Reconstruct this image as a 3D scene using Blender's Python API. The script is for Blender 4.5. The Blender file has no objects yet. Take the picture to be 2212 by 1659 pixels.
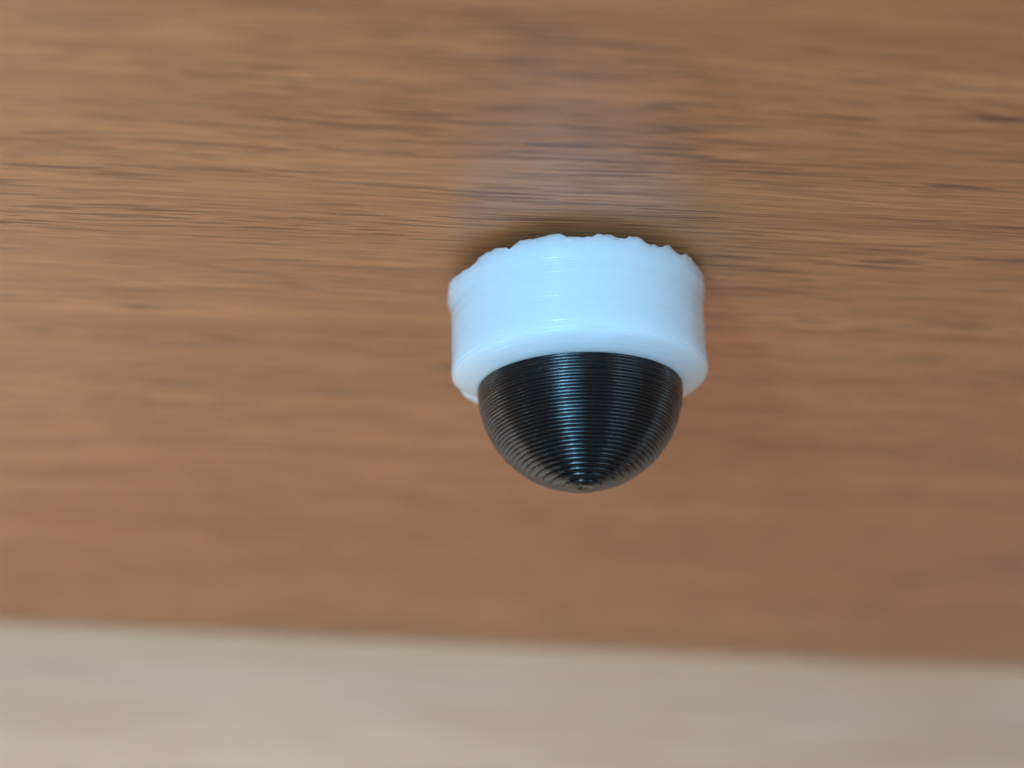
import bpy, bmesh, math, random
from mathutils import Matrix, Vector, noise

random.seed(7)
scene = bpy.context.scene
COL = scene.collection
MM = 0.001                                   # everything below is given in millimetres

# ------------------------------------------------------------------ camera
cam_data = bpy.data.cameras.new('camera')
cam = bpy.data.objects.new('camera', cam_data)
COL.objects.link(cam)
scene.camera = cam
Rm = Matrix(((0.999287, 0.016624, 0.033885),
             (0.037569, -0.351793, -0.935324),
             (-0.003628, 0.93593, -0.352167)))
cam.matrix_world = Matrix.Translation(Vector((0.0, -102.7233, -45.0523)) * MM) @ Rm.to_4x4()
cam_data.sensor_width = 36.0
cam_data.lens = 4200.0 / 2212.0 * 36.0       # about 30 degrees wide
cam_data.clip_start = 0.002
cam_data.clip_end = 20.0
cam_data.dof.use_dof = True
cam_data.dof.focus_distance = 0.1045
cam_data.dof.aperture_fstop = cam_data.lens / 3.0

# ------------------------------------------------------------------ light
world = bpy.data.worlds.new('World')
scene.world = world
world.use_nodes = True
bg = world.node_tree.nodes['Background']
bg.inputs['Color'].default_value = (1.0, 0.88, 0.78, 1)     # soft light bounced round the room
bg.inputs['Strength'].default_value = 0.235

def area_lamp(name, az, el, dist, w, h, power, color, aim=(0, 0, 0), spread=180):
    """A rectangular lamp, for windows and added fills; az is measured from the camera side (+ = right), el below the board."""
    d = bpy.data.lights.new(name, 'AREA')
    d.shape = 'RECTANGLE'
    d.size, d.size_y = w * MM, h * MM
    d.energy = power
    d.color = color
    d.spread = math.radians(spread)
    o = bpy.data.objects.new(name, d)
    COL.objects.link(o)
    a, e = math.radians(az), math.radians(el)
    p = Vector((math.sin(a) * math.cos(e), -math.cos(a) * math.cos(e), -math.sin(e))) * dist * MM
    o.location = p
    o.rotation_euler = (Vector(aim) * MM - p).to_track_quat('-Z', 'Y').to_euler()
    return o

area_lamp('window_light', -15, 15, 620, 310, 230, 2.7, (0.22, 0.64, 1.0))
area_lamp('window_gap_light', -18, 10, 610, 32, 230, 2.3, (0.28, 0.63, 1.0))
area_lamp('side_window_light', 54, 12, 800, 330, 280, 0.85, (0.46, 0.73, 1.0))
area_lamp('side_gap_light', 43, 12, 800, 45, 280, 0.38, (0.42, 0.72, 1.0))
area_lamp('left_wall_fill', -85, 16.9, 241, 60, 60, 0.27, (0.52, 0.82, 1.0), aim=(-112, 66, -78), spread=44)  # unseen fill, added to brighten the left of the wall
area_lamp('left_board_fill', -104, 50, 350, 60, 60, 0.30, (0.42, 0.84, 1.0), aim=(-142, -22, 0), spread=50)  # added fill aimed up at the board, lightens its left side
area_lamp('right_base_fill', 132, 10, 760, 800, 300, 1.7, (0.52, 0.78, 1.0))  # broad added fill that lifts the right side of the white base

scene.view_settings.view_transform = 'Standard'
scene.view_settings.look = 'None'
scene.view_settings.exposure = 0.0
scene.view_settings.gamma = 1.0
scene.view_settings.use_curve_mapping = False
scene.cycles.use_denoising = True
scene.cycles.max_bounces = 8

# ------------------------------------------------------------------ node helpers
def new_mat(name):
    m = bpy.data.materials.new(name)
    m.use_nodes = True
    nt = m.node_tree
    return m, nt, nt.nodes['Principled BSDF']

def node(nt, kind, **kw):
    n = nt.nodes.new(kind)
    for k, v in kw.items():
        setattr(n, k, v)
    return n

def ramp(nt, fac, stops):
    r = node(nt, 'ShaderNodeValToRGB')
    els = r.color_ramp.elements
    while len(els) < len(stops):
        els.new(0.5)
    for e, (p, c) in zip(els, stops):
        e.position = p
        e.color = (c, c, c, 1) if not isinstance(c, tuple) else (*c, 1)
    nt.links.new(fac, r.inputs['Fac'])
    return r.outputs['Color']

def stretched_noise(nt, coord, sx, sy, sz=1.0, detail=3.0, rough=0.55, dist=0.0, off=(0, 0, 0)):
    mp = node(nt, 'ShaderNodeMapping')
    mp.inputs['Scale'].default_value = (sx, sy, sz)
    mp.inputs['Location'].default_value = off
    nt.links.new(coord, mp.inputs['Vector'])
    n = node(nt, 'ShaderNodeTexNoise')
    n.inputs['Scale'].default_value = 1.0
    n.inputs['Detail'].default_value = detail
    n.inputs['Roughness'].default_value = rough
    n.inputs['Distortion'].default_value = dist
    nt.links.new(mp.outputs['Vector'], n.inputs['Vector'])
    return n.outputs['Fac']

def mixc(nt, fac, a, b, mode='MIX'):
    m = node(nt, 'ShaderNodeMix', data_type='RGBA', blend_type=mode)
    if isinstance(fac, (int, float)):
        m.inputs['Factor'].default_value = fac
    else:
        nt.links.new(fac, m.inputs['Factor'])
    for key, v in (('A', a), ('B', b)):
        s = [i for i in m.inputs if i.name == key and i.type == 'RGBA'][0]
        if isinstance(v, tuple):
            s.default_value = (*v, 1)
        else:
            nt.links.new(v, s)
    return [o for o in m.outputs if o.type == 'RGBA'][0]

def math_node(nt, op, a, b):
    m = node(nt, 'ShaderNodeMath', operation=op)
    for i, v in enumerate((a, b)):
        if isinstance(v, (int, float)):
            m.inputs[i].default_value = v
        else:
            nt.links.new(v, m.inputs[i])
    return m.outputs[0]

def grain_coord(nt, angle):
    """Object coordinates in millimetres with x along the grain, gently waved."""
    tc = node(nt, 'ShaderNodeTexCoord')
    mp = node(nt, 'ShaderNodeMapping')
    mp.inputs['Scale'].default_value = (1000, 1000, 1000)
    nt.links.new(tc.outputs['Object'], mp.inputs['Vector'])
    rot = node(nt, 'ShaderNodeVectorRotate', rotation_type='Z_AXIS')
    rot.inputs['Angle'].default_value = -math.radians(angle)
    nt.links.new(mp.outputs['Vector'], rot.inputs['Vector'])
    wav = stretched_noise(nt, rot.outputs['Vector'], 0.025, 0.08, 0.1, detail=2)
    comb = node(nt, 'ShaderNodeCombineXYZ')
    nt.links.new(math_node(nt, 'MULTIPLY', math_node(nt, 'SUBTRACT', wav, 0.5), 2.4), comb.inputs['Y'])
    add = node(nt, 'ShaderNodeVectorMath', operation='ADD')
    nt.links.new(rot.outputs['Vector'], add.inputs[0])
    nt.links.new(comb.outputs[0], add.inputs[1])
    return add.outputs[0]

# ------------------------------------------------------------------ materials
def wood_board():
    m, nt, b = new_mat('walnut_laminate')
    c = grain_coord(nt, 9.0)
    broad = ramp(nt, stretched_noise(nt, c, 0.02, 0.16, detail=3), [(0.30, 0.0), (0.70, 1.0)])
    col = mixc(nt, broad, (0.59, 0.219, 0.074), (0.73, 0.300, 0.110))
    bands = ramp(nt, stretched_noise(nt, c, 0.022, 0.55, detail=5, rough=0.62, off=(3, 9, 0)), [(0.40, 0.0), (0.62, 1.0)])
    col = mixc(nt, math_node(nt, 'MULTIPLY', bands, 0.62), col, (0.47, 0.156, 0.048))
    fine = ramp(nt, stretched_noise(nt, c, 0.10, 3.4, detail=3, rough=0.6, off=(11, 2, 0)), [(0.42, 0.0), (0.64, 1.0)])
    col = mixc(nt, math_node(nt, 'MULTIPLY', fine, 0.50), col, (0.39, 0.122, 0.036))
    # pores: short dark dashes, gathered in streaks
    dash = ramp(nt, stretched_noise(nt, c, 0.14, 3.8, detail=1.6, rough=0.55, off=(40, 17, 0)), [(0.580, 0.0), (0.640, 1.0)])
    dash2 = ramp(nt, stretched_noise(nt, c, 0.26, 6.2, detail=1.0, rough=0.5, off=(4, 57, 0)), [(0.550, 0.0), (0.64, 1.0)])
    gather = ramp(nt, stretched_noise(nt, c, 0.05, 0.30, detail=2, off=(70, 5, 0)), [(0.36, 0.30), (0.60, 1.0)])
    pores = math_node(nt, 'MULTIPLY', math_node(nt, 'MAXIMUM', dash, math_node(nt, 'MULTIPLY', dash2, 0.7)), gather)
    col = mixc(nt, math_node(nt, 'MULTIPLY', pores, 0.92), col, (0.135, 0.040, 0.012))
    nt.links.new(col, b.inputs['Base Color'])
    # satin lacquer with faint smudges
    smudge = stretched_noise(nt, c, 0.03, 0.05, detail=3, off=(21, 31, 0))
    nt.links.new(math_node(nt, 'ADD', 0.31, math_node(nt, 'MULTIPLY', smudge, 0.12)), b.inputs['Roughness'])
    b.inputs['IOR'].default_value = 1.62
    bp = node(nt, 'ShaderNodeBump')
    bp.inputs['Strength'].default_value = 0.5
    bp.inputs['Distance'].default_value = 0.00006
    nt.links.new(math_node(nt, 'SUBTRACT', 1.0, pores), bp.inputs['Height'])
    nt.links.new(bp.outputs['Normal'], b.inputs['Normal'])
    return m

def wood_wall():
    m, nt, b = new_mat('pale_wood_laminate')
    tc = node(nt, 'ShaderNodeTexCoord')
    mp = node(nt, 'ShaderNodeMapping')
    mp.inputs['Scale'].default_value = (1000, 1000, 1000)
    nt.links.new(tc.outputs['Object'], mp.inputs['Vector'])
    c = mp.outputs['Vector']
    broad = ramp(nt, stretched_noise(nt, c, 0.025, 0.1, 0.14, detail=3), [(0.3, 0.0), (0.7, 1.0)])
    col = mixc(nt, broad, (0.60, 0.300, 0.172), (0.76, 0.400, 0.250))
    fine = ramp(nt, stretched_noise(nt, c, 0.05, 0.1, 0.9, detail=3, off=(4, 4, 4)), [(0.4, 0.0), (0.65, 1.0)])
    col = mixc(nt, math_node(nt, 'MULTIPLY', fine, 0.65), col, (0.57, 0.275, 0.165))
    nt.links.new(col, b.inputs['Base Color'])
    b.inputs['Roughness'].default_value = 0.38
    return m

def white_plastic():
    m, nt, b = new_mat('white_printed_plastic')
    b.inputs['Base Color'].default_value = (0.70, 0.74, 0.76, 1)
    b.inputs['Roughness'].default_value = 0.13
    b.inputs['IOR'].default_value = 1.46
    b.inputs['Specular IOR Level'].default_value = 0.38
    b.inputs['Subsurface Weight'].default_value = 1.0
    b.inputs['Subsurface Radius'].default_value = (1.0, 0.95, 0.9)
    b.inputs['Subsurface Scale'].default_value = 0.0022
    return m

def black_plastic():
    m, nt, b = new_mat('black_printed_plastic')
    tc = node(nt, 'ShaderNodeTexCoord')
    n = node(nt, 'ShaderNodeTexNoise')
    n.inputs['Scale'].default_value = 2600
    n.inputs['Detail'].default_value = 4
    nt.links.new(tc.outputs['Object'], n.inputs['Vector'])
    nt.links.new(ramp(nt, n.outputs['Fac'], [(0.3, 0.19), (0.75, 0.31)]), b.inputs['Roughness'])
    b.inputs['Base Color'].default_value = (0.004, 0.0045, 0.005, 1)
    b.inputs['IOR'].default_value = 1.46
    return m

def bounce_tint():
    m, nt, b = new_mat('warm_bounce_tint')  # warm light bounced off the board, put into the colour
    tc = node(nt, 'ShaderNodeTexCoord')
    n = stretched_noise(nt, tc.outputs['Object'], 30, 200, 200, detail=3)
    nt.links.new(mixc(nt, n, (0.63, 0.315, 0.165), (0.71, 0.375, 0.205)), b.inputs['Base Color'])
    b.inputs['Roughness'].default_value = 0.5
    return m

def foam():
    m, nt, b = new_mat('grey_foam_tape')
    b.inputs['Base Color'].default_value = (0.10, 0.09, 0.08, 1)
    b.inputs['Roughness'].default_value = 0.9
    return m

M_BOARD, M_WALL, M_WHITE, M_BLACK, M_FOAM, M_BOUNCE = wood_board(), wood_wall(), white_plastic(), black_plastic(), foam(), bounce_tint()

# ------------------------------------------------------------------ mesh helpers
def link_mesh(name, verts, faces, mat, parent=None, smooth=True):
    me = bpy.data.meshes.new(name)
    me.from_pydata([(x * MM, y * MM, z * MM) for x, y, z in verts], [], faces)
    me.materials.append(mat)
    if smooth:
        me.polygons.foreach_set('use_smooth', [True] * len(me.polygons))
    me.update()
    o = bpy.data.objects.new(name, me)
    COL.objects.link(o)
    if parent:
        o.parent = parent
    return o

def box(name, lo, hi, mat, bevel=0.8):
    bm = bmesh.new()
    bmesh.ops.create_cube(bm, size=1.0)
    for v in bm.verts:
        v.co = Vector([(lo[i] + (v.co[i] + 0.5) * (hi[i] - lo[i])) * MM for i in range(3)])
    bmesh.ops.bevel(bm, geom=bm.edges[:], offset=bevel * MM, segments=2, affect='EDGES')
    me = bpy.data.meshes.new(name)
    bm.to_mesh(me)
    bm.free()
    me.materials.append(mat)
    o = bpy.data.objects.new(name, me)
    COL.objects.link(o)
    return o

SEG = 288
def lathe(rings, cap_start, cap_end):
    """rings: list of functions theta -> (r, z); theta 0 faces the camera side, + towards +x."""
    verts, faces = [], []
    for f in rings:
        for k in range(SEG):
            t = 2 * math.pi * k / SEG - math.pi
            r, z = f(t)
            verts.append((r * math.sin(t), -r * math.cos(t), z))
    n = len(rings)
    for j in range(n - 1):
        for k in range(SEG):
            a, b2 = j * SEG + k, j * SEG + (k + 1) % SEG
            faces.append((a, a + SEG, b2 + SEG, b2))
    if cap_start is not None:
        verts.append((0, 0, cap_start))
        c = len(verts) - 1
        faces += [(c, k, (k + 1) % SEG) for k in range(SEG)]
    if cap_end is not None:
        verts.append((0, 0, cap_end))
        c = len(verts) - 1
        o = (n - 1) * SEG
        faces += [(c, o + (k + 1) % SEG, o + k) for k in range(SEG)]
    return verts, faces

def lerp_table(tab, x):
    if x <= tab[0][0]:
        return tab[0][1]
    for (x0, y0), (x1, y1) in zip(tab, tab[1:]):
        if x <= x1:
            s = (x - x0) / (x1 - x0)
            return y0 + s * (y1 - y0)
    return tab[-1][1]

def smooth01(s):
    s = max(0.0, min(1.0, s))
    return s * s * (3 - 2 * s)

# ------------------------------------------------------------------ setting
board = box('wooden_board', (-420, -330, 0.2), (420, 330, 18), M_BOARD)
board['kind'] = 'structure'
board['label'] = 'underside of a brown wood-grain board filling the picture'

wall = box('back_wall', (-450, 0, -420), (450, 12, 6), M_WALL)
strip = box('bounce_strip', (-449, -0.4, -1.9), (449, 3, 0.2), M_BOUNCE, bevel=0.2)  # added strip, coloured as warm bounce light at the top of the wall
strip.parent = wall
wall.location = Vector((-4.409, 94.969, 0)) * MM
wall.rotation_euler = (0, 0, math.radians(14.43))
wall['kind'] = 'structure'
wall['label'] = 'pale out-of-focus wood panel along the bottom of the picture'

# ------------------------------------------------------------------ the printed dome camera
GAP = 0.6
root = bpy.data.objects.new('dome_camera', None)
COL.objects.link(root)
root.location = (0, 0, -GAP * MM)
root.rotation_euler = (0, math.radians(-1.0), 0)
root.empty_display_size = 0.005
root['label'] = 'small 3D-printed dome camera, white base with black dome, stuck under wooden board'
root['category'] = 'dome camera'

LAYER = 0.175
# ragged first layers of the white base, as the photo shows them: (angle from camera side, rise in mm)
RAGGED_PX = [(165, 490), (215, 455), (260, 440), (320, 390), (380, 340), (410, 295), (460, 265), (540, 235),
             (590, 228), (640, 237), (680, 205), (700, 188), (760, 175), (850, 160), (930, 145), (1000, 132),
             (1040, 151), (1130, 155), (1220, 150), (1270, 133), (1360, 137), (1420, 160), (1460, 165), (1500, 149),
             (1560, 153), (1600, 190), (1660, 200), (1710, 222), (1780, 203), (1820, 245), (1860, 275), (1910, 263),
             (1960, 310), (2020, 380)]
RAGGED = []
for px, py in RAGGED_PX:
    dx = px - 1109.0
    ye = 520 - 0.039 * dx - 375 * math.sqrt(max(0.0, 1 - (dx / 948.0) ** 2))
    th = math.asin(dx / 948.0)
    fade = smooth01((math.radians(80) - abs(th)) / math.radians(22))
    RAGGED.append((th, max(-0.32, min(0.38, (ye - py) * 0.0096)) * fade))

def ragged(t):
    if abs(t) < math.radians(79):
        return lerp_table(RAGGED, t) + 0.09 * noise.noise(Vector((math.sin(t) * 26, math.cos(t) * 26, 9.0)))
    return 0.10 * noise.noise(Vector((math.sin(t) * 9, math.cos(t) * 9, 4.0)))

def gauss(d, w):
    return math.exp(-(d / w) ** 2)

def adiff(a, b):
    return (a - b + math.pi) % (2 * math.pi) - math.pi

R_BASE, H_WALL, H_CHAM, R_DOME, DOME_H = 7.18, 5.45, 0.75, 5.78, 5.70

def base_profile(depth):
    s = (depth - H_WALL) / H_CHAM
    w = 0.50                                                 # the edge of the shoulder is rounded over
    s = w * math.log1p(math.exp(min(40.0, s / w * 3.2))) / 3.2 if s < 8 * w else s
    return R_BASE + 0.05 * min(1.0, depth / H_WALL) + s * (R_DOME + 0.04 - R_BASE - 0.05)

def base_ring(depth_top, h, u, jit, bulge, layer_i):
    mid = depth_top + h * 0.5
    r0 = base_profile(mid) + jit
    # on the chamfer the layers melt into a slope
    if depth_top >= H_WALL - 1e-6:
        r0 = 0.15 * r0 + 0.85 * (base_profile(depth_top + h * u) + jit)
    r0 -= bulge * (2 * u - 1) ** 2
    d = depth_top + h * u
    def f(t):
        r = r0 + 0.003 * noise.noise(Vector((math.sin(t) * 4, math.cos(t) * 4, layer_i * 0.9)))
        z = -d
        w = 1 - smooth01(d / 1.6)
        z += ragged(t) * w * w
        # the first layers are squashed outwards, most on the left
        fl = 1 - smooth01((d - 0.5) / 1.2)
        r += fl * (0.07 + 0.14 * gauss(adiff(t, math.radians(-88)), 0.45) + 0.08 * gauss(adiff(t, math.radians(84)), 0.4))
        r += fl * 0.05 * noise.noise(Vector((math.sin(t) * 11, math.cos(t) * 11, d * 1.5)))
        # shallow dent at the edge of the shoulder
        dent = gauss(adiff(t, math.radians(9.5)), 0.075) * gauss(d - H_WALL + 0.05, 0.34)
        r -= 0.16 * dent
        # a chip out of the shoulder on the far left
        chip = gauss(adiff(t, math.radians(-104)), 0.075) * smooth01((d - 4.8) / 0.5)
        z += 0.24 * chip
        # slight sag of the shoulder on the right
        sag = gauss(adiff(t, math.radians(85)), 0.35) * gauss(d - H_WALL, 0.5)
        r += 0.06 * sag
        return r, z
    return f

rings = []
n_wall = 27
hw = H_WALL / n_wall
rj = random.Random(3)
for r_in in (3.0, 5.5, 6.6):
    rings.append(lambda t, r_in=r_in: (r_in, -0.03 + ragged(t) * (r_in / 7.2) ** 6))
for i in range(n_wall):
    jit = rj.gauss(0, 0.0012)
    blg = rj.choice((0.001, 0.002, 0.004, 0.008, 0.014, 0.019))
    for u in (0.04, 0.22, 0.5, 0.78, 0.96):
        rings.append(base_ring(i * hw, hw, u, jit, blg, i))
n_ch = 5
hc = H_CHAM / n_ch
for i in range(n_ch):
    jit = rj.gauss(0, 0.004)
    for u in (0.05, 0.3, 0.6, 0.95):
        rings.append(base_ring(H_WALL + i * hc, hc, u, jit, 0.02, 40 + i))
v, fc = lathe(rings, -0.03, -(H_WALL + H_CHAM))
housing = link_mesh('base_housing', v, fc, M_WHITE, root)
housing['label'] = 'white plastic base with ragged upper edge'

# the black dome, printed in thin layers
rings = []
Z0 = H_WALL + H_CHAM - 0.4
depth = 0.0
layers = int(round((DOME_H + 0.4) / LAYER))
US = (0.0, 0.03, 0.10, 0.22, 0.38, 0.55, 0.72, 0.86, 0.95, 0.99)
for i in range(layers):
    top = i * LAYER
    mid = top + LAYER * 0.5 - 0.4
    r0 = R_DOME * math.sqrt(max(0.004, 1 - (max(0.0, mid) / (DOME_H + 0.03)) ** 2))
    slope_in = min(0.085, 0.5 * LAYER)
    jit = rj.gauss(0, 0.008)
    blg = rj.uniform(0.018, 0.029)
    for u in US:
        e = blg * abs(2 * u - 1) ** 2.2
        rings.append(lambda t, r0=r0, e=e, jit=jit, top=top, u=u, i=i: (
            r0 + jit - e + 0.012 * noise.noise(Vector((math.sin(t) * 7, math.cos(t) * 7, i * 1.7))),
            -(Z0 + top + LAYER * u) + 0.010 * noise.noise(Vector((math.sin(t) * 6, math.cos(t) * 6, i * 0.8 + 50)))))
zt = Z0 + layers * LAYER
# the last swirl of plastic at the tip
for r_t, dz in ((0.62, 0.0), (0.60, 0.05), (0.50, 0.09), (0.34, 0.08), (0.22, 0.04), (0.10, 0.05)):
    rings.append(lambda t, r_t=r_t, dz=dz: (r_t * (1 + 0.18 * math.sin(t + 1.0) + 0.08 * math.sin(3 * t)),
                                             -(zt + dz + 0.03 * math.sin(2 * t + 0.5))))
v, fc = lathe(rings, -Z0, -(zt + 0.06))
dome = link_mesh('dome_cover', v, fc, M_BLACK, root)
dome['label'] = 'black dome with fine print lines'

# tape that holds the base against the board
rings = [lambda t: (4.2, GAP + 0.18), lambda t: (4.25, GAP * 0.5), lambda t: (4.2, -0.01)]
v, fc = lathe(rings, GAP + 0.18, -0.01)
pad = link_mesh('mounting_pad', v, fc, M_FOAM, root, smooth=False)
